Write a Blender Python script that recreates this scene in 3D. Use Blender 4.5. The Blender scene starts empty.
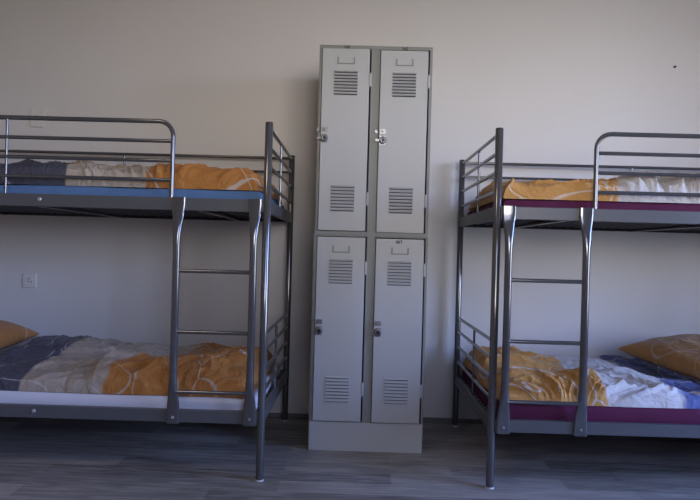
import bpy, bmesh, math, random
from mathutils import Vector, Matrix, noise

random.seed(7)
SC = bpy.context.scene
COL = SC.collection
PI = math.pi

# ------------------------------------------------------------------ materials
def new_mat(name):
    m = bpy.data.materials.new(name)
    m.use_nodes = True
    nt = m.node_tree
    b = nt.nodes['Principled BSDF']
    return m, nt, b

def N(nt, kind, **kw):
    n = nt.nodes.new(kind)
    for k, v in kw.items():
        setattr(n, k, v)
    return n

def mix_rgb(nt, fac, a, b, blend='MIX'):
    n = N(nt, 'ShaderNodeMix', data_type='RGBA', blend_type=blend)
    for sock, val in ((n.inputs[0], fac), (n.inputs[6], a), (n.inputs[7], b)):
        if isinstance(val, (int, float)):
            sock.default_value = val
        elif isinstance(val, tuple):
            sock.default_value = val if len(val) == 4 else val + (1,)
        else:
            nt.links.new(val, sock)
    return n.outputs[2]

def math_n(nt, op, a, b=None, c=None):
    n = N(nt, 'ShaderNodeMath', operation=op)
    for i, v in enumerate((a, b, c)):
        if v is None:
            continue
        if isinstance(v, (int, float)):
            n.inputs[i].default_value = v
        else:
            nt.links.new(v, n.inputs[i])
    return n.outputs[0]

def smooth(nt, x, lo, hi):
    n = N(nt, 'ShaderNodeMapRange', interpolation_type='SMOOTHSTEP')
    nt.links.new(x, n.inputs[0])
    n.inputs[1].default_value = lo
    n.inputs[2].default_value = hi
    return n.outputs[0]

def coords(nt, which='Object', scale=(1, 1, 1), loc=(0, 0, 0)):
    t = N(nt, 'ShaderNodeTexCoord')
    mp = N(nt, 'ShaderNodeMapping')
    mp.inputs['Scale'].default_value = scale
    mp.inputs['Location'].default_value = loc
    nt.links.new(t.outputs[which], mp.inputs[0])
    return mp.outputs[0]

def noise_tex(nt, vec, scale, detail=3, rough=.5, dist=0):
    n = N(nt, 'ShaderNodeTexNoise')
    nt.links.new(vec, n.inputs['Vector'])
    n.inputs['Scale'].default_value = scale
    n.inputs['Detail'].default_value = detail
    n.inputs['Roughness'].default_value = rough
    n.inputs['Distortion'].default_value = dist
    return n.outputs['Fac']

def bump(nt, b, height, strength, dist=.002):
    n = N(nt, 'ShaderNodeBump')
    n.inputs['Strength'].default_value = strength
    n.inputs['Distance'].default_value = dist
    nt.links.new(height, n.inputs['Height'])
    nt.links.new(n.outputs[0], b.inputs['Normal'])

def speckled(name, col, rough=.5, metal=0., var=.06, scale=40, bmp=0., spec=.5):
    m, nt, b = new_mat(name)
    v = coords(nt)
    f = noise_tex(nt, v, scale, 4)
    lo = tuple(c * (1 - var) for c in col)
    hi = tuple(min(1, c * (1 + var)) for c in col)
    nt.links.new(mix_rgb(nt, f, lo, hi), b.inputs['Base Color'])
    b.inputs['Roughness'].default_value = rough
    b.inputs['Metallic'].default_value = metal
    b.inputs['Specular IOR Level'].default_value = spec
    if bmp:
        bump(nt, b, f, bmp)
    return m

M = {}
M['steel'] = speckled('silver_grey_lacquered_steel', (.15, .153, .163), .13, .62, .05, 60, spec=.7)
M['steel_satin'] = speckled('satin_grey_lacquered_steel', (.105, .108, .116), .40, .25, .05, 60, spec=.4)
M['steel_dark'] = speckled('dark_steel_wire', (.10, .10, .11), .45, .3)
M['bolt'] = speckled('zinc_bolt', (.62, .63, .65), .3, .8)
M['foot'] = speckled('white_plastic_glide', (.5, .5, .5), .5)
M['locker'] = speckled('grey_locker_enamel', (.44, .45, .455), .42, 0., .035, 3.0)
M['locker_frame'] = speckled('grey_green_locker_enamel', (.235, .245, .235), .48, 0., .05, 3.0)
M['locker_dark'] = speckled('locker_interior', (.03, .03, .03), .8)
M['ink'] = speckled('black_ink', (.02, .02, .02), .7)
M['chrome'] = speckled('worn_chrome', (.26, .265, .285), .30, .85)
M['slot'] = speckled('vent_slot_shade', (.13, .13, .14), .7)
M['keyway'] = speckled('dark_keyway', (.03, .03, .035), .4, .4)
M['socket'] = speckled('ivory_socket_plastic', (.72, .70, .68), .4)
M['socket_hole'] = speckled('socket_hole', (.10, .10, .10), .6)
M['skirt'] = speckled('grey_skirting', (.16, .155, .155), .5)
M['nail'] = speckled('dark_nail', (.04, .04, .04), .5, .6)
M['door'] = speckled('white_door_paint', (.6, .6, .58), .4)
M['window'] = speckled('white_window_paint', (.75, .75, .75), .4)
M['mat_blue'] = speckled('blue_mattress_cover', (.095, .18, .35), .85, 0, .12, 18, .3, .2)
M['mat_white'] = speckled('white_fitted_sheet', (.58, .59, .66), .85, 0, .05, 14, .4)
M['mat_plum'] = speckled('plum_fitted_sheet', (.085, .014, .045), .85, 0, .18, 18, .4, .2)

# wall plaster
m, nt, b = new_mat('painted_plaster')
v = coords(nt)
f1 = noise_tex(nt, v, 1.2, 3)
f2 = noise_tex(nt, v, 90, 4)
nt.links.new(mix_rgb(nt, f1, (.68, .665, .655), (.72, .705, .695)), b.inputs['Base Color'])
b.inputs['Roughness'].default_value = .75
bump(nt, b, f2, .12, .002)
M['wall'] = m
M['wall_tan'] = speckled('warm_tan_wall_paint', (.52, .37, .22), .8, 0, .03, 3)
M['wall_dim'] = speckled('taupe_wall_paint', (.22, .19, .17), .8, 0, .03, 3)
M['ceiling'] = speckled('white_ceiling_paint', (.42, .40, .375), .9, 0, .03, 3)

# laminate floor: three-strip grey boards running along x
m, nt, b = new_mat('grey_laminate')
v = coords(nt, loc=(.31, .052, 0))
br = N(nt, 'ShaderNodeTexBrick')
br.offset = .37; br.offset_frequency = 2; br.squash = 1
br.inputs['Color1'].default_value = (0, 0, 0, 1)
br.inputs['Color2'].default_value = (1, 1, 1, 1)
br.inputs['Mortar'].default_value = (.35, .35, .35, 1)
br.inputs['Scale'].default_value = 1
br.inputs['Mortar Size'].default_value = .0012
br.inputs['Mortar Smooth'].default_value = .3
br.inputs['Bias'].default_value = 0
br.inputs['Brick Width'].default_value = .78
br.inputs['Row Height'].default_value = .128
nt.links.new(v, br.inputs['Vector'])
grain = noise_tex(nt, coords(nt, scale=(2.2, 26, 1)), 2.0, 6, .6, .8)
patch = noise_tex(nt, coords(nt, scale=(1.0, 3.2, 1)), 2.6, 3)
c = mix_rgb(nt, br.outputs['Color'], (.125, .118, .110), (.33, .308, .285))
c = mix_rgb(nt, smooth(nt, grain, .36, .72), c, mix_rgb(nt, .55, c, (.50, .465, .43)))
c = mix_rgb(nt, smooth(nt, patch, .45, .75), c, mix_rgb(nt, .5, c, (.10, .094, .090)))
nt.links.new(c, b.inputs['Base Color'])
b.inputs['Roughness'].default_value = .48
b.inputs['Specular IOR Level'].default_value = .22
bump(nt, b, grain, .15, .001)
M['floor'] = m

# printed bedding: broad fields of colour (split along the pattern map) with thin wandering pale lines
def print_mat(name, cols, bounds, line, seed, line_strength=.75, sheen=.0, lscale=2.1):
    m, nt, b = new_mat(name)
    uv = N(nt, 'ShaderNodeUVMap', uv_map='pattern')
    sep = N(nt, 'ShaderNodeSeparateXYZ')
    nt.links.new(uv.outputs[0], sep.inputs[0])
    u = sep.outputs[0]
    ov = coords(nt, scale=(1, 1, 1), loc=(seed * 3.1, seed * 1.7, 0))
    wob = noise_tex(nt, ov, 5, 2)
    u2 = math_n(nt, 'MULTIPLY_ADD', math_n(nt, 'SUBTRACT', wob, .5), .05, u)
    c = cols[0] + (1,)
    weave = noise_tex(nt, ov, 7, 4)
    cur = None
    for i, cc in enumerate(cols):
        lo = tuple(k * .9 for k in cc); hi = tuple(min(1, k * 1.1) for k in cc)
        shade = mix_rgb(nt, weave, lo, hi)
        if cur is None:
            cur = shade
        else:
            cur = mix_rgb(nt, smooth(nt, u2, bounds[i - 1] - .006, bounds[i - 1] + .006), cur, shade)
    flat = N(nt, 'ShaderNodeMapping')
    flat.inputs['Scale'].default_value = (1, 1, .8)
    nt.links.new(ov, flat.inputs[0])
    for k, (sc, wd) in enumerate(((lscale * .75, .0042), (lscale * .55, .0034))):
        mp = N(nt, 'ShaderNodeMapping')
        mp.inputs['Location'].default_value = (k * 5.3 + seed, k * 2.9, 0)
        mp.inputs['Rotation'].default_value = (.55, .5, .5 + k)
        nt.links.new(flat.outputs[0], mp.inputs[0])
        wn = N(nt, 'ShaderNodeTexNoise'); wn.inputs['Scale'].default_value = 2.2; wn.inputs['Detail'].default_value = 0
        nt.links.new(mp.outputs[0], wn.inputs['Vector'])
        wp = N(nt, 'ShaderNodeVectorMath', operation='MULTIPLY_ADD')
        nt.links.new(wn.outputs['Color'], wp.inputs[0]); wp.inputs[1].default_value = (1.0, 1.0, 0)
        nt.links.new(mp.outputs[0], wp.inputs[2])
        vo = N(nt, 'ShaderNodeTexVoronoi', feature='DISTANCE_TO_EDGE', voronoi_dimensions='2D')
        vo.inputs['Scale'].default_value = sc
        nt.links.new(wp.outputs[0], vo.inputs['Vector'])
        inv = math_n(nt, 'SUBTRACT', 1, smooth(nt, vo.outputs['Distance'], wd * sc * .5, wd * sc * 1.6))
        cur = mix_rgb(nt, math_n(nt, 'MULTIPLY', inv, line_strength), cur, line + (1,))
    nt.links.new(cur, b.inputs['Base Color'])
    b.inputs['Roughness'].default_value = .62
    b.inputs['Specular IOR Level'].default_value = .3
    b.inputs['Sheen Weight'].default_value = .1
    fine = noise_tex(nt, ov, 13, 4, .55, 1.2)
    bump(nt, b, fine, .85, .022)
    return m

ORANGE = (.43, .18, .042)
NAVY = (.068, .068, .092)
BEIGE = (.44, .375, .31)
GOLD = (.52, .265, .072)
PALE = (.52, .495, .485)
BLUE = (.085, .115, .29)

# ------------------------------------------------------------------ mesh helpers
def link(name, bm, m, parent=None, smooth_=True, bevel=0, subd=0, loc=None):
    me = bpy.data.meshes.new(name)
    bmesh.ops.recalc_face_normals(bm, faces=bm.faces)
    bm.to_mesh(me); bm.free()
    if smooth_:
        for p in me.polygons:
            p.use_smooth = True
        me.set_sharp_from_angle(angle=math.radians(38))
    o = bpy.data.objects.new(name, me)
    COL.objects.link(o)
    if m is not None:
        me.materials.append(M[m] if isinstance(m, str) else m)
    if parent:
        o.parent = parent
    if loc:
        o.location = loc
    if bevel:
        bv = o.modifiers.new('bevel', 'BEVEL')
        bv.width = bevel; bv.segments = 2; bv.limit_method = 'ANGLE'
    if subd:
        s = o.modifiers.new('sub', 'SUBSURF'); s.levels = subd; s.render_levels = subd
    return o

def thing(name, label, cat, loc=(0, 0, 0), group=None, rotz=0):
    o = bpy.data.objects.new(name, None)
    COL.objects.link(o)
    o.empty_display_size = .1
    o.location = loc; o.rotation_euler = (0, 0, rotz)
    o['label'] = label; o['category'] = cat
    if group:
        o['group'] = group
    return o

def tag(o, label, cat, group=None):
    o['label'] = label; o['category'] = cat
    if group:
        o['group'] = group
    return o

def struct(name, bm, m, parent=None, **kw):
    o = link(name, bm, m, parent, **kw)
    if parent is None:
        o['kind'] = 'structure'
    return o

def box(bm, x0, x1, y0, y1, z0, z1):
    x0, x1 = min(x0, x1), max(x0, x1)
    y0, y1 = min(y0, y1), max(y0, y1)
    z0, z1 = min(z0, z1), max(z0, z1)
    v = [bm.verts.new(p) for p in ((x0, y0, z0), (x1, y0, z0), (x1, y1, z0), (x0, y1, z0),
                                   (x0, y0, z1), (x1, y0, z1), (x1, y1, z1), (x0, y1, z1))]
    for f in ((0, 3, 2, 1), (4, 5, 6, 7), (0, 1, 5, 4), (1, 2, 6, 5), (2, 3, 7, 6), (3, 0, 4, 7)):
        bm.faces.new([v[i] for i in f])
    return bm

def B(*a):
    return box(bmesh.new(), *a)

def tube(bm, pts, r, seg=14, caps=True):
    """round tube along a polyline; r may be one radius or one per point"""
    pts = [Vector(p) for p in pts]
    n = len(pts)
    rs = r if isinstance(r, (list, tuple)) else [r] * n
    rings = []
    t0 = (pts[1] - pts[0]).normalized()
    ref = Vector((0, 0, 1)) if abs(t0.z) < .9 else Vector((0, 1, 0))
    a = t0.cross(ref).normalized()
    for i, p in enumerate(pts):
        t = (pts[min(i + 1, n - 1)] - pts[max(i - 1, 0)]).normalized()
        a = (a - t * a.dot(t)).normalized()
        bb = t.cross(a)
        rings.append([bm.verts.new(p + (a * math.cos(k * 2 * PI / seg) + bb * math.sin(k * 2 * PI / seg)) * rs[i])
                      for k in range(seg)])
    for i in range(n - 1):
        for k in range(seg):
            bm.faces.new((rings[i][k], rings[i][(k + 1) % seg], rings[i + 1][(k + 1) % seg], rings[i + 1][k]))
    if caps:
        bm.faces.new(list(reversed(rings[0]))); bm.faces.new(rings[-1])
    return bm

def T(pts, r, seg=14):
    return tube(bmesh.new(), pts, r, seg)

def lathe(bm, prof, c, axis='z', seg=18):
    """(radius, height) profile turned about an axis through c"""
    c = Vector(c)
    rings = []
    for (r, h) in prof:
        ring = []
        for k in range(seg):
            a = k * 2 * PI / seg
            if axis == 'z':
                p = Vector((r * math.cos(a), r * math.sin(a), h))
            else:
                p = Vector((r * math.cos(a), -h, r * math.sin(a)))
            ring.append(bm.verts.new(c + p))
        rings.append(ring)
    for i in range(len(rings) - 1):
        for k in range(seg):
            bm.faces.new((rings[i][k], rings[i][(k + 1) % seg], rings[i + 1][(k + 1) % seg], rings[i + 1][k]))
    bm.faces.new(rings[0]); bm.faces.new(rings[-1])
    return bm

# ------------------------------------------------------------------ room
XL, XR, YB, YF, ZC = -3.0, 3.3, 3.80, -.9, 3.25
WT = .3
WY0, WY1, WZ0, WZ1 = .75, 2.4, 1.15, 2.6
RZ0 = .48               # the right-hand one reaches almost to the floor
VX0, VX1 = .05, 1.85      # window opening in the front wall, behind the camera      # window opening in the right wall

struct('floor', B(XL - WT, XR + WT, YF - WT, YB + WT, -.1, 0), 'floor', smooth_=False)
struct('ceiling', B(XL - WT, XR + WT, YF - WT, YB + WT, ZC, ZC + .15), 'ceiling', smooth_=False)
struct('wall_back', B(XL, XR, YB, YB + WT, 0, ZC), 'wall', smooth_=False)
bm = bmesh.new()
box(bm, XL, VX0, YF - WT, YF, 0, ZC); box(bm, VX1, XR, YF - WT, YF, 0, ZC)
box(bm, VX0, VX1, YF - WT, YF, 0, WZ0); box(bm, VX0, VX1, YF - WT, YF, WZ1, ZC)
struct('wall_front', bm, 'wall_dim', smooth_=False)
bm = bmesh.new()
DY0, DY1, DZ = -.1, .8, 2.05
box(bm, XL - WT, XL, YF - WT, DY0, 0, ZC); box(bm, XL - WT, XL, DY1, YB + WT, 0, ZC); box(bm, XL - WT, XL, DY0, DY1, DZ, ZC)
struct('wall_left', bm, 'wall_tan', smooth_=False)
bm = bmesh.new()
box(bm, XR, XR + WT, YF - WT, WY0, 0, ZC); box(bm, XR, XR + WT, WY1, YB + WT, 0, ZC)
box(bm, XR, XR + WT, WY0, WY1, 0, RZ0); box(bm, XR, XR + WT, WY0, WY1, WZ1, ZC)
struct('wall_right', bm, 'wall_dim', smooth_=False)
struct('baseboard_back', B(XL, XR, YB - .012, YB, 0, .028), 'skirt', bevel=.003)
struct('baseboard_left', B(XL, XL + .012, DY1 + .08, YB, 0, .05), 'skirt', bevel=.003)
struct('baseboard_right', B(XR - .012, XR, YF, YB, 0, .05), 'skirt', bevel=.003)

# door in the left wall, behind the camera
d = bpy.data.objects.new('door_1', None); COL.objects.link(d); d['kind'] = 'structure'; d.location = (XL, (DY0 + DY1) / 2, 0)
bm = bmesh.new(); hw = (DY1 - DY0) / 2
box(bm, -.06, -.02, -hw + .02, hw - .02, .005, DZ - .02)
link('door_leaf', bm, 'door', d, bevel=.003)
bm = bmesh.new()
box(bm, -.1, .015, -hw - .06, -hw + .02, 0, DZ + .06); box(bm, -.1, .015, hw - .02, hw + .06, 0, DZ + .06)
box(bm, -.1, .015, -hw + .02, hw - .02, DZ - .02, DZ + .06)
link('door_frame', bm, 'door', d, bevel=.003)
link('door_handle', T([(-.02, hw - .1, 1.02), (.03, hw - .1, 1.02), (.035, hw - .13, 1.02), (.035, hw - .22, 1.02)], .009), 'chrome', d)

# windows: two casements each, sill inside
m, nt, b = new_mat('clear_glass')
nt.nodes.remove(b)
tr = N(nt, 'ShaderNodeBsdfTransparent'); gl = N(nt, 'ShaderNodeBsdfGlossy'); gl.inputs['Roughness'].default_value = .02
fr = N(nt, 'ShaderNodeFresnel'); fr.inputs[0].default_value = 1.2
mx = N(nt, 'ShaderNodeMixShader')
nt.links.new(fr.outputs[0], mx.inputs[0]); nt.links.new(tr.outputs[0], mx.inputs[1]); nt.links.new(gl.outputs[0], mx.inputs[2])
nt.links.new(mx.outputs[0], nt.nodes['Material Output'].inputs[0])
M['glass'] = m
def window(name, loc, rotz, hw):
    hh = WZ1 - loc[2]
    w = bpy.data.objects.new(name, None); COL.objects.link(w); w['kind'] = 'structure'
    w.location = loc; w.rotation_euler = (0, 0, rotz)
    bm = bmesh.new()
    box(bm, -.035, .035, -hw, -hw + .07, 0, hh); box(bm, -.035, .035, hw - .07, hw, 0, hh)
    box(bm, -.035, .035, -hw + .07, hw - .07, 0, .07); box(bm, -.035, .035, -hw + .07, hw - .07, hh - .07, hh)
    box(bm, -.035, .035, -.045, .045, .07, hh - .07)
    link('window_frame', bm, 'window', w, bevel=.004)
    for s in (-1, 1):
        link('pane', B(-.004, .004, s * .045, s * (hw - .07), .07, hh - .07), 'glass', w, smooth_=False)
    link('window_sill', B(-.30, -.036, -hw - .05, hw + .05, -.03, -.001), 'window', w, bevel=.005)
window('window_1', (XR + .16, (WY0 + WY1) / 2, RZ0), 0, (WY1 - WY0) / 2)
window('window_2', ((VX0 + VX1) / 2, YF - .16, WZ0), -PI / 2, (VX1 - VX0) / 2)

# ------------------------------------------------------------------ bunk beds
BW, BL, BH = .97, 2.06, 1.585
PR = .0175
RAILS_UP = (1.560, 1.478, 1.394, 1.307)
RAILS_LO = (.645, .566, .477, .388)
LEVELS = ((1.185, 1.240), (.250, .304))

def bolt(parent, x, y, z, nrm=-1, r=.009):
    bm = lathe(bmesh.new(), [(r, 0), (r, .002), (r * .75, .0045), (r * .42, .0048), (r * .40, .0022), (.0005, .0022)], (x, y, z), 'y', 14)
    link('bolt', bm, 'bolt', parent)

def ladder_side(x, top, bot, y_face):
    """flattened ends bolted to the rails, round in between"""
    ys = y_face - .018
    st = [(top[1] + .002, .029, .005, y_face - .004), (top[1] - .03, .029, .005, y_face - .004), (top[1] - .055, .0275, .006, y_face - .005),
          (top[1] - .09, .0235, .009, y_face - .009), (top[1] - .13, .0195, .013, ys), (top[1] - .17, .0172, .016, ys),
          (top[1] - .21, .0165, .0165, ys), (bot[1] + .21, .0165, .0165, ys), (bot[1] + .15, .0172, .016, ys), (bot[1] + .10, .0195, .013, ys),
          (bot[1] + .06, .0235, .009, y_face - .009), (bot[1] + .02, .0275, .006, y_face - .005), (bot[0] + .03, .029, .005, y_face - .004),
          (bot[0] - .004, .029, .005, y_face - .004)]
    bm = bmesh.new(); rings = []; seg = 20
    for z, hx, hy, y in st:
        k_flat = min(1, hy / hx)
        e = .45 + .55 * k_flat            # squarer section where flattened
        ring = []
        for k in range(seg):
            a = k * 2 * PI / seg
            ca, sa = math.cos(a), math.sin(a)
            ring.append(bm.verts.new((x + hx * math.copysign(abs(ca) ** e, ca), y + hy * math.copysign(abs(sa) ** e, sa), z)))
        rings.append(ring)
    for i in range(len(rings) - 1):
        for k in range(seg):
            bm.faces.new((rings[i][k], rings[i][(k + 1) % seg], rings[i + 1][(k + 1) % seg], rings[i + 1][k]))
    bm.faces.new(rings[0]); bm.faces.new(rings[-1])
    return bm

def rail_profile(x0, x1, y, z0, z1, out):
    """C-section side rail: web with two small flanges pointing inwards"""
    bm = bmesh.new()
    t = .004
    ya, yb = (y, y + t) if out < 0 else (y - t, y)
    box(bm, x0, x1, ya, yb, z0, z1)
    fa, fb = (y + t, y + .026) if out < 0 else (y - .026, y - t)
    box(bm, x0, x1, fa, fb, z1 - t, z1)
    box(bm, x0, x1, fa, fb, z0, z0 + t)
    return bm

def bunk_bed(xf, s, label, guard_t, mid_t, lad, gdz=0):
    r = thing('bunk_bed', label, 'bunk bed', (xf, 2.76, 0), 'silver steel bunk beds')
    X = lambda t: s * t
    # corner posts
    for t in (0, BL):
        for y in (0, BW):
            bm = lathe(bmesh.new(), [(PR - .002, .004), (PR, .012), (PR, BH - .004), (PR - .003, BH)], (X(t), y, 0), 'z', 22)
            p = link('post', bm, 'steel', r)
            link('foot_glide', lathe(bmesh.new(), [(PR + .002, 0), (PR + .002, .003), (PR + .0005, .006), (PR - .003, .0065)], (X(t), y, 0), 'z', 22), 'foot', p)
    # ends
    for t in (0, BL):
        for z in RAILS_UP + RAILS_LO:
            link('end_rail', T([(X(t), .012, z), (X(t), BW - .012, z)], .0088, 12), 'steel', r)
        for rails, lv in ((RAILS_UP, LEVELS[0]), (RAILS_LO, LEVELS[1])):
            link('end_upright', T([(X(t), .45, rails[0]), (X(t), .45, lv[1] - .004)], .006, 10), 'steel', r)
            link('end_panel', B(X(t) - .010, X(t) + .010, .015, BW - .015, lv[0], lv[1]), 'steel_satin', r, bevel=.003)
    # side rails, deck wires, cross bars
    for (z0, z1) in LEVELS:
        a, e = PR * .8, BL - PR * .8
        link('side_rail', rail_profile(X(a), X(e), -.014, z0, z1, -1), 'steel_satin', r, bevel=.0015)
        link('side_rail', rail_profile(X(a), X(e), BW + .014, z0, z1, 1), 'steel', r, bevel=.0015)
        for t in (.30, 1.01, 1.72):
            link('cross_bar', B(X(t) - .012, X(t) + .012, -.008, BW + .008, z0 - .002, z0 + .012), 'steel', r, bevel=.002)
        bm = bmesh.new()
        n = 38
        for k in range(n):
            t = .04 + (BL - .08) * k / (n - 1)
            tube(bm, [(X(t), -.006, z0 + .016), (X(t), BW + .006, z0 + .016)], .0028, 6)
        for k in range(17):
            y = .02 + (BW - .04) * k / 16
            tube(bm, [(X(.03), y, z0 + .0205), (X(BL - .03), y, z0 + .0205)], .0025, 6)
        link('wire_deck', bm, 'steel_dark', r)
        bolt(r, X(1.005), -.0145, (z0 + z1) / 2 + .004)
    # guard on the back
    link('back_guard_rail', T([(X(.012), BW, 1.567), (X(BL - .012), BW, 1.567)], .0088, 12), 'steel', r)
    link('back_guard_rail', T([(X(.012), BW, 1.484), (X(BL - .012), BW, 1.484)], .0075, 12), 'steel', r)
    link('back_guard_upright', T([(X(1.005), BW, 1.567), (X(1.005), BW, 1.225)], .006, 10), 'steel', r)
    # front guard: hoop with a round corner
    R = .065; zt = 1.577 + gdz; g = guard_t
    pts = [(X(g), 0, 1.20), (X(g), 0, zt - R)]
    for k in range(1, 9):
        a = k / 8 * PI / 2
        pts.append((X(g + R - R * math.cos(a)), 0, zt - R + R * math.sin(a)))
    pts += [(X(g + .5), 0, zt), (X(BL - .012), 0, zt)]
    link('guard_hoop', T(pts, .0102, 14), 'steel', r)
    for z in (1.490, 1.403, 1.318):
        link('guard_rail', T([(X(g + .006), 0, z + gdz * .7), (X(BL - .012), 0, z + gdz * .7)], .0085, 12), 'steel', r)
    link('guard_upright', T([(X(mid_t), 0, zt), (X(mid_t), 0, 1.22)], .006, 10), 'steel', r)
    # ladder
    L = bpy.data.objects.new('ladder', None); COL.objects.link(L); L.parent = r
    for t in lad:
        link('ladder_rail', ladder_side(X(t), LEVELS[0], LEVELS[1], -.0155), 'steel', L)
        for z in (LEVELS[1][0] + .024,):
            bolt(L, X(t), -.0245, z, r=.0065)
    for z in (.919, .652, .389):
        a, e = sorted((X(lad[0]), X(lad[1])))
        bm = bmesh.new()
        tube(bm, [(a + .010, -.034, z), (e - .010, -.034, z)], .0088, 14)
        link('rung', bm, 'steel', L)
    return r

bedL = bunk_bed(-.403, -1, 'silver steel bunk bed left of the lockers with blue mattress on top', .425, 1.166, (.049, .386))
bedR = bunk_bed(.613, 1, 'silver steel bunk bed right of the lockers with plum mattresses', .428, 1.22, (.047, .384), -.006)

# ------------------------------------------------------------------ mattresses
def mattress(xf, s, z0, z1, m, label, seed):
    x0, x1 = sorted((xf + s * .032, xf + s * (BL - .035)))
    y0, y1 = 2.76 + .024, 2.76 + BW - .024
    bm = bmesh.new()
    nx, ny = 90, 40
    def edge(d, r):
        return math.sqrt(max(0, 1 - (1 - min(d / r, 1)) ** 2))
    top = []; botm = []
    cx = (x0 + x1) / 2; zc = (z0 + z1) / 2
    def ramp(k, n):
        q = k / n
        return .5 - .5 * math.cos(q * PI) if True else q
    for i in range(nx + 1):
        rt = []; rb = []
        for j in range(ny + 1):
            x = x0 + (x1 - x0) * ramp(i, nx); y = y0 + (y1 - y0) * ramp(j, ny)
            d = min(x - x0, x1 - x, y - y0, y1 - y)
            e = edge(d, .016)
            wv = .005 * noise.noise(Vector((x * 3.5, y * 6, seed))) * e
            rt.append(bm.verts.new((x - cx, y - 2.76, zc + (z1 - zc) * e + wv - z0)))
            on = i in (0, nx) or j in (0, ny)
            rb.append(rt[-1] if on else bm.verts.new((x - cx, y - 2.76, zc - (zc - z0) * edge(d, .015) - z0)))
        top.append(rt); botm.append(rb)
    for i in range(nx):
        for j in range(ny):
            bm.faces.new((top[i][j], top[i + 1][j], top[i + 1][j + 1], top[i][j + 1]))
            f = (botm[i][j], botm[i][j + 1], botm[i + 1][j + 1], botm[i + 1][j])
            if len(set(f)) >= 3 and not all(a is b_ for a, b_ in zip(f, f)) is False:
                try:
                    bm.faces.new(f)
                except ValueError:
                    pass
    o = link('mattress', bm, m, None, loc=(cx, 2.76, z0))
    for p in o.data.polygons:
        p.use_smooth = True
    return tag(o, label, 'mattress', 'bunk mattresses')

ZU0, ZU1 = 1.2085, 1.282
ZL0, ZL1 = .2735, .352
mattress(-.403, -1, ZU0, ZU1, 'mat_blue', 'bright blue mattress on the top bunk left of the lockers', 1)
mattress(-.403, -1, ZL0, ZL1, 'mat_white', 'mattress in a white sheet on the bottom bunk left of the lockers', 2)
mattress(.613, 1, ZU0, ZU1 - .006, 'mat_plum', 'thin plum mattress on the top bunk right of the lockers', 3)
mattress(.613, 1, ZL0, ZL1 + .012, 'mat_plum', 'thick plum mattress on the bottom bunk right of the lockers', 4)

# ------------------------------------------------------------------ duvets
def lerp_path(path, v):
    """path: list of (v, x) -> x at v"""
    for (a, xa), (b_, xb) in zip(path, path[1:]):
        if v <= b_:
            return xa + (xb - xa) * (v - a) / (b_ - a) if b_ > a else xb
    return path[-1][1]

def sstep(a, b, x):
    q = max(0., min(1., (x - a) / (b - a)))
    return q * q * (3 - 2 * q)

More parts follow.
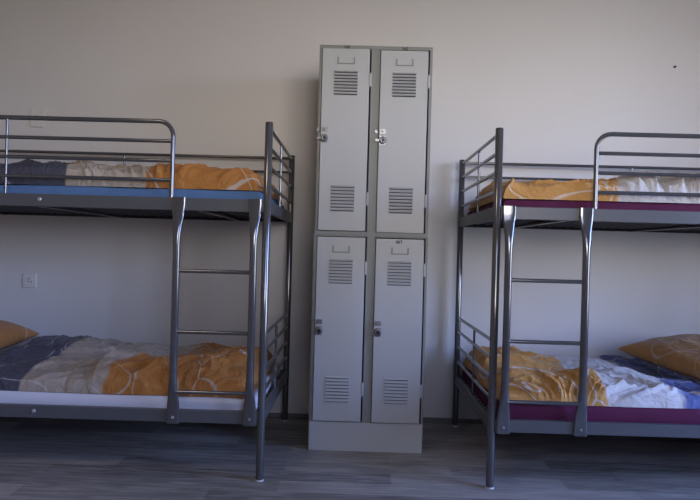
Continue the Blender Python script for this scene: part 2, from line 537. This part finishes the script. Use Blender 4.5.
def duvet(label, m, xa, xb, ya, yb, z0, thick, b1, b2, seed, bumps=(), ridges=(), amp=1., front_r=.06, pleat=1., hem=.012, outline=.02, nx=330, ny=130, ang=.6, group='printed duvets'):
    """crumpled quilt lying on a mattress; b1 and b2 are the colour borders as paths from the front (0) to the wall (1)"""
    bm = bmesh.new()
    uvl = bm.loops.layers.uv.new('pattern')
    cx, cy = (xa + xb) / 2, (ya + yb) / 2
    top, botm, us = [], [], {}
    nz = lambda a, b_, c: noise.noise(Vector((a, b_, c)))
    ed = lambda d, r: math.sqrt(max(0, 1 - (1 - min(max(d, 0) / r, 1)) ** 2))
    rdg = lambda a, b_, c: (1 - min(1, abs(nz(a, b_, c)) * 1.9)) ** 2
    ca, sa = math.cos(ang), math.sin(ang)
    for i in range(nx + 1):
        qi = i / nx; uu = qi - .10 * math.sin(2 * PI * qi) / (2 * PI)
        rt = []; rb = []
        for j in range(ny + 1):
            qj = j / ny
            vv = qj ** 1.5 * .75 + qj * .25
            x = xa + (xb - xa) * uu; y = ya + (yb - ya) * vv
            dx = min(x - xa, xb - x); dyf = y - ya; dyb = yb - y
            e = ed(dyf, front_r) * ed(dyb, .10) * ed(dx, .09)
            ox = outline * nz(x * 2.0, y * 4.0, seed + 9)
            of = -outline * .4 * (1 + nz(x * 5.0, seed, 3.3)) * (1 - vv) ** 4
            big = 1 + .32 * nz(x * 2.3, y * 2.6, seed) + .20 * nz(x * 5.5, y * 5.0, seed + 3)
            t = thick * e * big
            # creases run mostly along one oblique direction, bent by a slow warp
            wx = x + .13 * nz(x * 2.6, y * 2.6, seed + 20); wy = y + .13 * nz(x * 2.6 + 7, y * 2.6, seed + 21)
            p = wx * ca + wy * sa; q_ = -wx * sa + wy * ca
            m1 = .35 + .65 * sstep(-.15, .35, nz(x * 1.9, y * 2.3, seed + 40))
            em = min(1, e * 1.2)
            t += amp * em * (.030 * m1 * rdg(p * 2.2, q_ * 6.5, seed + 5) + .014 * rdg(p * 5.5 + 3, q_ * 13, seed + 6) * m1 + .005 * rdg(p * 22, q_ * 30, seed + 14) - .012)
            # pleats down the front edge
            near = math.exp(-(dyf / .16) ** 2)
            ph = x * 8 + 1.3 * nz(x * 3.1, seed, 1.7) + y * 4.5 + 1.6 * math.sin(x * 5.1 + seed) * (1 - min(1, dyf / .07))
            pl = rdg(ph, y * 2.2, seed + 7); pl2 = rdg(ph * 2.3 + 4, y * 3.0, seed + 8)
            t += pleat * near * em * (.022 * pl + .010 * pl2 - .010)
            push = -pleat * math.exp(-(dyf / .10) ** 2) * min(1, dyf / .02) * (.022 * pl + .011 * pl2 - .008)
            for (bx, by, sx, sy, h) in bumps:
                t += h * math.exp(-((x - bx) / sx) ** 2 - ((y - by) / sy) ** 2) * ed(min(dx, dyf, dyb), .06)
            for (x1_, y1_, x2_, y2_, wd, h) in ridges:
                vx, vy = x2_ - x1_, y2_ - y1_
                ln = math.hypot(vx, vy)
                q = ((x - x1_) * vx + (y - y1_) * vy) / ln / ln
                sd = ((x - x1_) * vy - (y - y1_) * vx) / ln
                sd += .035 * nz(x * 6, y * 6, seed + 31)
                if -.1 < q < 1.1:
                    fade = sstep(-.1, .15, q) * sstep(1.1, .85, q)
                    sh = math.exp(-(sd / (wd if sd > 0 else wd * .22)) ** 2)
                    t += h * sh * fade * min(1, e * 1.4)
            t = max(t, .0) + hem * min(1, max(0, min(dyf, dx, dyb)) / .012)
            droop = .006 * math.exp(-(dyf / .012) ** 2)
            vt = bm.verts.new((x + ox - cx, y + of + push - cy, .003 + t - droop))
            rt.append(vt)
            on = i in (0, nx) or j in (0, ny)
            vb = vt if on else bm.verts.new((x + ox - cx, y + of - cy, .001 - droop * .5))
            rb.append(vb)
            p1, p2 = lerp_path(b1, vv), lerp_path(b2, vv)
            if x < p1:
                u = .333 * (1 - min(1, (p1 - x) / max(.05, p1 - xa)))
            elif x < p2:
                u = .333 + .334 * (x - p1) / max(.02, p2 - p1)
            else:
                u = .667 + .333 * min(1, (x - p2) / max(.05, xb - p2))
            us[vt] = us[vb] = (u, vv)
        top.append(rt); botm.append(rb)
    for i in range(nx):
        for j in range(ny):
            tq = (top[i][j], top[i + 1][j], top[i + 1][j + 1], top[i][j + 1])
            bm.faces.new(tq)
            f = [botm[i][j], botm[i][j + 1], botm[i + 1][j + 1], botm[i + 1][j]]
            if any(v not in tq for v in f):
                try:
                    bm.faces.new(f)
                except ValueError:
                    pass
    for f in bm.faces:
        for l in f.loops:
            l[uvl].uv = us[l.vert]
    o = link('duvet', bm, m, None, loc=(cx, cy, z0))
    for p in o.data.polygons:
        p.use_smooth = True
    return tag(o, label, 'duvet', group)

m_LU = print_mat('navy_beige_orange_print', (NAVY, BEIGE, ORANGE), (.333, .667), (.55, .50, .46), 1.0)
m_LL = print_mat('navy_sand_orange_print', (NAVY, (.35, .295, .24), (.38, .16, .038)), (.333, .667), (.50, .455, .42), 3.7, .62, lscale=3.0)
m_RU = print_mat('gold_cream_blue_print', (GOLD, PALE, BLUE), (.333, .667), (.62, .55, .46), 3.0)
m_RL = print_mat('gold_white_blue_print', (GOLD, PALE, BLUE), (.333, .667), (.58, .54, .52), 4.3, .85, lscale=2.8)

YD0, YD1 = 2.80, 3.70
duvet('navy, beige and orange duvet on the top bunk left of the lockers', m_LU, -2.25, -.445, YD0, YD1, ZU1 + .005, .082,
      [(0, -1.33), (1, -1.22)], [(0, -.945), (1, -.86)], 11, pleat=.75, ang=.25)
duvet('crumpled navy, beige and orange duvet on the bottom bunk left of the lockers', m_LL, -2.05, -.455, YD0, YD1 - .01, ZL1 + .005, .086,
      [(0, -1.50), (.3, -1.46), (.6, -1.50), (1, -1.53)], [(0, -1.13), (.10, -1.11), (.22, -1.03), (.36, -.93), (1, -.86)], 23,
      bumps=((-1.68, 3.5, .16, .2, .055), (-.62, 3.1, .16, .22, .03), (-2.08, 3.36, .22, .36, -.14)), front_r=.34, pleat=.35, hem=.010,
      ridges=((-1.20, 2.76, -1.02, 3.30, .12, .05), (-.98, 2.84, -.50, 3.08, .10, .04)))
duvet('gold and cream duvet on the top bunk right of the lockers', m_RU, .650, 2.45, YD0, YD1, ZU1, .080,
      [(0, 1.16), (1, 1.24)], [(0, 1.80), (1, 1.9)], 37, amp=1.15, pleat=1.35, ang=-.6)
duvet('gold, white and blue duvet on the bottom bunk right of the lockers', m_RL, .650, 2.45, YD0, YD1, ZL1 + .017, .068,
      [(0, 1.14), (.12, 1.11), (.4, 1.08), (1, 1.13)], [(0, 1.47), (.2, 1.45), (.5, 1.40), (1, 1.42)], 52, front_r=.16, pleat=1.5, ang=-.5,
      bumps=((.82, 3.42, .22, .28, .035), (1.24, 3.35, .16, .2, .035), (1.93, 3.27, .30, .36, -.11)), ridges=((.70, 3.02, 1.14, 2.98, .10, .03), (1.05, 3.02, 1.40, 3.12, .08, .025)))

# ------------------------------------------------------------------ pillows
def pillow(label, m, c, rot, size, h, seed):
    bm = bmesh.new()
    uvl = bm.loops.layers.uv.new('pattern')
    n = 46; us = {}
    top, botm = [], []
    nz = lambda *a: noise.noise(Vector(a))
    for i in range(n + 1):
        rt, rb = [], []
        for j in range(n + 1):
            u = -math.cos(i / n * PI); v = -math.cos(j / n * PI)
            pinch = 1 - .07 * (1 - u * u) * abs(v) ** 3, 1 - .07 * (1 - v * v) * abs(u) ** 3
            x = size[0] / 2 * u * pinch[1]; y = size[1] / 2 * v * pinch[0]
            e = max(0, (1 - u * u) * (1 - v * v)) ** .42
            wr = .010 * e * (1 - abs(nz(x * 7, y * 7, seed)) * 2) + .006 * nz(x * 13, y * 11, seed + 4) * e
            vt = bm.verts.new((x, y, h * .62 * e + wr))
            on = i in (0, n) or j in (0, n)
            vb = vt if on else bm.verts.new((x, y, -h * .38 * e))
            rt.append(vt); rb.append(vb); us[vt] = us[vb] = (.1, .5)
        top.append(rt); botm.append(rb)
    for i in range(n):
        for j in range(n):
            q = (top[i][j], top[i + 1][j], top[i + 1][j + 1], top[i][j + 1])
            bm.faces.new(q)
            f = [botm[i][j], botm[i][j + 1], botm[i + 1][j + 1], botm[i + 1][j]]
            if any(v not in q for v in f):
                try:
                    bm.faces.new(f)
                except ValueError:
                    pass
    for f in bm.faces:
        for l in f.loops:
            l[uvl].uv = us[l.vert]
    o = link('pillow', bm, m, None, loc=c)
    for p in o.data.polygons:
        p.use_smooth = True
    o.rotation_euler = rot
    return tag(o, label, 'pillow', 'printed pillows')

m_PL = print_mat('orange_pillow_print', (ORANGE, ORANGE), (.9,), (.58, .52, .46), 6.0, .7)
m_PR = print_mat('ochre_pillow_print', ((.36, .19, .065), (.36, .19, .065)), (.9,), (.46, .38, .31), 7.0, .7)
pillow('orange pillow on the bottom bunk left of the lockers', m_PL, (-2.09, 3.36, .492), (0, .05, .10), (.50, .62), .16, 3)
pillow('ochre pillow propped on the bottom bunk right of the lockers', m_PR, (1.86, 3.24, .508), (.10, -.05, .34), (.62, .70), .165, 5)

# ------------------------------------------------------------------ lockers
DIG = {  # strokes on a 3 x 5 grid, enough for stamped numbers
    '7': [((0, 4), (2, 4)), ((2, 4), (.8, 0))], '4': [((1.6, 0), (1.6, 4)), ((1.6, 4), (0, 1.4)), ((0, 1.4), (2, 1.4))],
    '2': [((0, 3.3), (.5, 4)), ((.5, 4), (1.5, 4)), ((1.5, 4), (2, 3.2)), ((2, 3.2), (0, 0)), ((0, 0), (2, 0))],
    '9': [((.2, 0), (1.4, .3)), ((1.4, .3), (2, 1.8)), ((2, 1.8), (2, 3.4)), ((2, 3.4), (1.4, 4)), ((1.4, 4), (.5, 4)), ((.5, 4), (0, 3.2)), ((0, 3.2), (.4, 2)), ((.4, 2), (2, 2))],
    '6': [((1.8, 4), (.6, 3.6)), ((.6, 3.6), (0, 2.2)), ((0, 2.2), (0, .8)), ((0, .8), (.5, 0)), ((.5, 0), (1.5, 0)), ((1.5, 0), (2, .8)), ((2, .8), (1.6, 2)), ((1.6, 2), (0, 1.9))],
}

def number(text, x, y, z, hgt, parent):
    bm = bmesh.new()
    u = hgt / 4
    for k, ch in enumerate(text):
        ox = x + (k - (len(text) - 1) / 2) * u * 3.1 - u
        for (a, b_) in DIG[ch]:
            tube(bm, [(ox + a[0] * u, y, z + a[1] * u), (ox + b_[0] * u, y, z + b_[1] * u)], hgt * .125, 6)
    return link('number', bm, 'ink', parent)

def louvres(bm, cx, zt, zb, hw, y, n=8):
    """pressed-out vents: hooded slits"""
    step = (zt - zb) / (n - 1)
    for k in range(n):
        z = zt - k * step
        d = .009; h = step * .62
        a = [bm.verts.new((cx + sx * hw, y, z + h * .5)) for sx in (-1, 1)]
        o_ = [bm.verts.new((cx + sx * (hw - .003), y - d, z - h * .35)) for sx in (-1, 1)]
        i_ = [bm.verts.new((cx + sx * hw, y, z - h * .5)) for sx in (-1, 1)]
        bm.faces.new((a[0], o_[0], o_[1], a[1]))
        bm.faces.new((a[0], i_[0], o_[0])); bm.faces.new((a[1], o_[1], i_[1]))
        f = bm.faces.new((o_[0], i_[0], i_[1], o_[1])); f.material_index = 1  # underside coloured dark for the shade inside the vent
        # dark strip under the hood, the slit's shade put into its colour
        zs = z - h * .5
        q = [bm.verts.new(p) for p in ((cx - hw + .002, y - .0008, zs - .0035), (cx + hw - .002, y - .0008, zs - .0035), (cx + hw - .002, y - .0008, zs + .001), (cx - hw + .002, y - .0008, zs + .001))]
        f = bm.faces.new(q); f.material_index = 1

LY = 3.20; LD = .50
def locker_unit(label, x0, x1, z0, z1, doors, plinth, numbers_on_frame, numbers):
    xc = (x0 + x1) / 2
    r = thing('locker', label, 'locker', (xc, LY, z0), 'stacked steel lockers')
    H = z1 - z0
    # carcass: sides, top, bottom, back, dividers and the face frame
    bm = bmesh.new()
    t = .004
    dz0, dz1 = doors[0][2] - z0, doors[0][3] - z0
    box(bm, x0 - xc, x0 - xc + t, .0, LD, 0, H); box(bm, x1 - xc - t, x1 - xc, .0, LD, 0, H)
    box(bm, x0 - xc + t, x1 - xc - t, .0, LD, H - t, H); box(bm, x0 - xc + t, x1 - xc - t, .0, LD, dz0 - .02, dz0 - .016)
    box(bm, x0 - xc + t, x1 - xc - t, LD - t, LD, 0, H - t)
    mid = ((doors[0][1] + doors[1][0]) / 2) - xc
    box(bm, mid - .002, mid + .002, .02, LD - t, dz0 - .016, H - t)
    link('carcass', bm, 'locker_frame', r, bevel=.001)
    bm = bmesh.new()
    xs = [x0 + t, doors[0][0] - .0025, doors[0][1] + .0085, doors[1][0] - .003, doors[1][1] + .0085, x1 - t]
    for a, e in ((0, 1), (2, 3), (4, 5)):
        box(bm, xs[a] - xc, xs[e] - xc, .0005, .02, dz0 - .003, dz1 + .003)
    if H - t > dz1 + .004:
        box(bm, x0 + t - xc, x1 - t - xc, .0005, .02, dz1 + .003, H - t)
    box(bm, x0 + t - xc, x1 - t - xc, .0005, .02, 0 if not plinth else plinth, dz0 - .003)
    link('face_frame', bm, 'locker_frame', r, bevel=.0008)
    if plinth:
        link('plinth', B(x0 - xc + t, x1 - xc - t, -.001, .02, .0, plinth), 'locker', r, bevel=.001)
    for k, (a, e, b0, b1) in enumerate(doors):
        a -= xc; e -= xc; b0 -= z0; b1 -= z0
        hgt = b1 - b0
        bm = bmesh.new()
        box(bm, a, e, -.012, .006, b0, b1)
        c = (a + e) / 2 + .001
        bm2 = bm
        d = link('door', bm2, 'locker', r, bevel=.002)
        lv = bmesh.new(); lw = bmesh.new()
        louvres(lv, c, b1 - .117, b1 - .229, .061, -.012)
        louvres(lw, c - .001, b0 + .226, b0 + .107, .061, -.012)
        for vb in (lv, lw):
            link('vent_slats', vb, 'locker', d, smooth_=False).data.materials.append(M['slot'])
        # card holder
        bm = bmesh.new()
        ct, cb = b1 - .043, b1 - .075
        cx = c + .0
        for sx in (-1, 1):
            box(bm, cx + sx * .041 - .0035, cx + sx * .041 + .0035, -.0155, -.012, cb, ct)
        box(bm, cx - .0445, cx + .0445, -.0155, -.012, cb - .004, cb + .001)
        link('card_holder', bm, 'locker_frame', d, bevel=.0005)
        # hinges on the right
        for hz in (b1 - .155, b0 + .165):
            hb = lathe(bmesh.new(), [(.0045, -.034), (.0055, -.032), (.0055, .032), (.0045, .034)], (e + .003, -.010, hz), 'z', 12)
            box(hb, e + .003, e + .0125, -.0035, -.0005, hz - .032, hz + .032)
            link('hinge', hb, 'locker', d)
        # lock: hasp plate above, padlock-type knob below
        lz = b0 + (.468 if z0 > .5 else .460)
        hb = B(a + .004, a + .036, -.0150, -.012, lz + .034, lz + .058)
        tube(hb, [(a + .013, -.0145, lz + .045), (a + .013, -.026, lz + .045), (a + .025, -.026, lz + .045), (a + .025, -.0145, lz + .045)], .0022, 8)
        link('hasp', hb, 'chrome', d)
        hb = B(a + .004, a + .036, -.0145, -.012, lz - .022, lz + .022)
        lathe(hb, [(.0185, .012), (.0185, .026), (.0165, .031), (.0125, .0325), (.012, .0300), (.001, .0300)], (a + .021, 0, lz), 'y', 20)
        box(hb, a - .018, a + .006, -.020, -.0145, lz - .006, lz + .006)
        lk = link('lock', hb, 'chrome', d)
        kb = lathe(bmesh.new(), [(.0095, .0290), (.0095, .0306), (.001, .0306)], (a + .0215, 0, lz), 'y', 16)
        box(kb, a + .018, a + .025, -.034, -.0300, lz - .010, lz + .010)
        link('keyway', kb, 'keyway', lk)
        # strike on the frame
        link('strike', B(a - .022, a - .006, -.006, .0008, lz + .036, lz + .056), 'chrome', r, bevel=.001)
        if numbers[k]:
            if numbers_on_frame:
                number(numbers[k], c, .0004, b1 + .0050, .0140, r)
            else:
                number(numbers[k], c - .006, -.0122, b1 - .022, .0145, d)
    return r

locker_unit('grey two-door steel locker stacked on the other locker, numbered 749 and 742', -0.2191, 0.3594, 1.1047, 2.0778,
            [(-0.2029, 0.0389, 1.1279, 2.0566), (0.0949, 0.3372, 1.1249, 2.0536)], 0, True, ('749', '742'))
locker_unit('grey two-door steel locker standing on the floor under the other locker', -0.2236, 0.3614, 0, 1.1047,
            [(-0.2039, 0.0414, 0.1548, 1.0946), (0.0964, 0.3412, 0.1538, 1.0926)], .148, False, (None, '667'))

# ------------------------------------------------------------------ wall fittings
def socket(label, x, z, wd, hgt):
    r = thing('wall_socket', label, 'socket', (x, YB, z), 'wall sockets')
    link('plate', B(-wd / 2, wd / 2, -.012, 0, -hgt / 2, hgt / 2), 'socket', r, bevel=.004)
    bm = lathe(bmesh.new(), [(.024, .006), (.025, .0160), (.0215, .0160), (.0195, .0128), (.001, .0128)], (0, 0, -.002), 'y', 24)
    link('outlet_well', bm, 'socket', r)
    bm = bmesh.new()
    for sx in (-1, 1):
        lathe(bm, [(.0042, .0120), (.0040, .0131), (.001, .0131)], (sx * .0095, 0, -.006), 'y', 10)
    link('contact_hole', bm, 'socket_hole', r)
    link('earth_pin', T([(0, -.010, .010), (0, -.020, .010)], .0028, 10), 'chrome', r)
    return r

socket('ivory wall socket above the top bunk left of the lockers', -1.972, 1.784, .082, .115)
socket('ivory wall socket between the two bunks left of the lockers', -1.991, .789, .082, .088)

tag(link('nail', T([(1.888, YB + .004, 2.19), (1.888, YB - .012, 2.19)], .006, 10), 'nail'),
    'small dark nail in the wall high above the bunk right of the lockers', 'nail')

# ------------------------------------------------------------------ light
wd_ = bpy.data.worlds.new('World'); SC.world = wd_
wd_.use_nodes = True
nt = wd_.node_tree
bg = nt.nodes['Background']
tc = N(nt, 'ShaderNodeTexCoord')
sp = N(nt, 'ShaderNodeSeparateXYZ')
nt.links.new(tc.outputs['Generated'], sp.inputs[0])
rampn = N(nt, 'ShaderNodeValToRGB')
nt.links.new(math_n(nt, 'MULTIPLY_ADD', sp.outputs[2], .5, .5), rampn.inputs[0])
els = rampn.color_ramp.elements
SKY = [(0.0, (.20, .18, .16)), (.40, (.30, .27, .24)), (.46, (1.0, .90, .80)), (.55, (1.0, .94, .88)), (.61, (.27, .28, .36)), (1.0, (.14, .17, .32))]
els[0].position = SKY[0][0]; els[0].color = SKY[0][1] + (1,)
els[1].position = SKY[-1][0]; els[1].color = SKY[-1][1] + (1,)
for p_, c_ in SKY[1:-1]:
    e_ = els.new(p_); e_.color = c_ + (1,)
# clear blue sky to the right of the house, bright sunlit facades across the street behind the camera
ramp2 = N(nt, 'ShaderNodeValToRGB')
nt.links.new(math_n(nt, 'MULTIPLY_ADD', sp.outputs[2], .5, .5), ramp2.inputs[0])
SKY2 = [(0.0, (.16, .16, .18)), (.44, (.30, .31, .33)), (.485, (.50, .52, .55)), (.52, (.84, .93, 1.15)), (.57, (.74, .93, 1.5)), (.62, (.54, .82, 1.8)), (1.0, (.12, .26, .80))]
el2 = ramp2.color_ramp.elements
el2[0].position = SKY2[0][0]; el2[0].color = SKY2[0][1] + (1,)
el2[1].position = SKY2[-1][0]; el2[1].color = SKY2[-1][1] + (1,)
for p_, c_ in SKY2[1:-1]:
    e_ = el2.new(p_); e_.color = c_ + (1,)
side = smooth(nt, sp.outputs[0], .35, .6)
nt.links.new(mix_rgb(nt, side, rampn.outputs[0], ramp2.outputs[0]), bg.inputs[0])
bg.inputs[1].default_value = 14.6

def area(name, loc, target, sx, sy, power, col):
    l = bpy.data.lights.new(name, 'AREA')
    l.shape = 'RECTANGLE'; l.size = sx; l.size_y = sy
    l.energy = power; l.color = col
    o = bpy.data.objects.new(name, l); COL.objects.link(o)
    o.location = loc
    o.rotation_euler = (Vector(target) - Vector(loc)).to_track_quat('-Z', 'Y').to_euler()
    return o

wc = (WY0 + WY1) / 2
# sampling portal in the window opening
po = area('window_portal', (XR + .29, wc, (RZ0 + WZ1) / 2), (0, wc, (RZ0 + WZ1) / 2), WY1 - WY0, WZ1 - RZ0, 1, (1, 1, 1))
po.data.cycles.is_portal = True
vc = (VX0 + VX1) / 2
po = area('window_portal', (vc, YF - .29, (WZ0 + WZ1) / 2), (vc, 0, (WZ0 + WZ1) / 2), VX1 - VX0, WZ1 - WZ0, 1, (1, 1, 1))
po.data.cycles.is_portal = True
area('warm_fill_light', (-1.6, .4, ZC - .12), (-1.6, .4, 0), .6, .6, 17, (1.0, .80, .62))  # added warm fill standing in for ceiling bounce, no lamp fixture

# ------------------------------------------------------------------ camera
cam = bpy.data.cameras.new('Camera'); co = bpy.data.objects.new('Camera', cam); COL.objects.link(co)
cam.sensor_width = 36; cam.lens = 36 * 625 / 700
cam.clip_start = .05
co.matrix_world = Matrix.Translation((0, 0, 1.03)) @ Matrix.Rotation(7 / 625, 4, 'Z') @ Matrix.Rotation(PI / 2, 4, 'X') @ Matrix.Rotation(.0278, 4, 'Z')
SC.camera = co
SC.view_settings.view_transform = 'Standard'
SC.view_settings.look = 'None'
SC.view_settings.gamma = 1
SC.view_settings.use_curve_mapping = False
SC.view_settings.exposure = 0
SC.cycles.use_denoising = True
SC.cycles.max_bounces = 10
SC.cycles.diffuse_bounces = 6
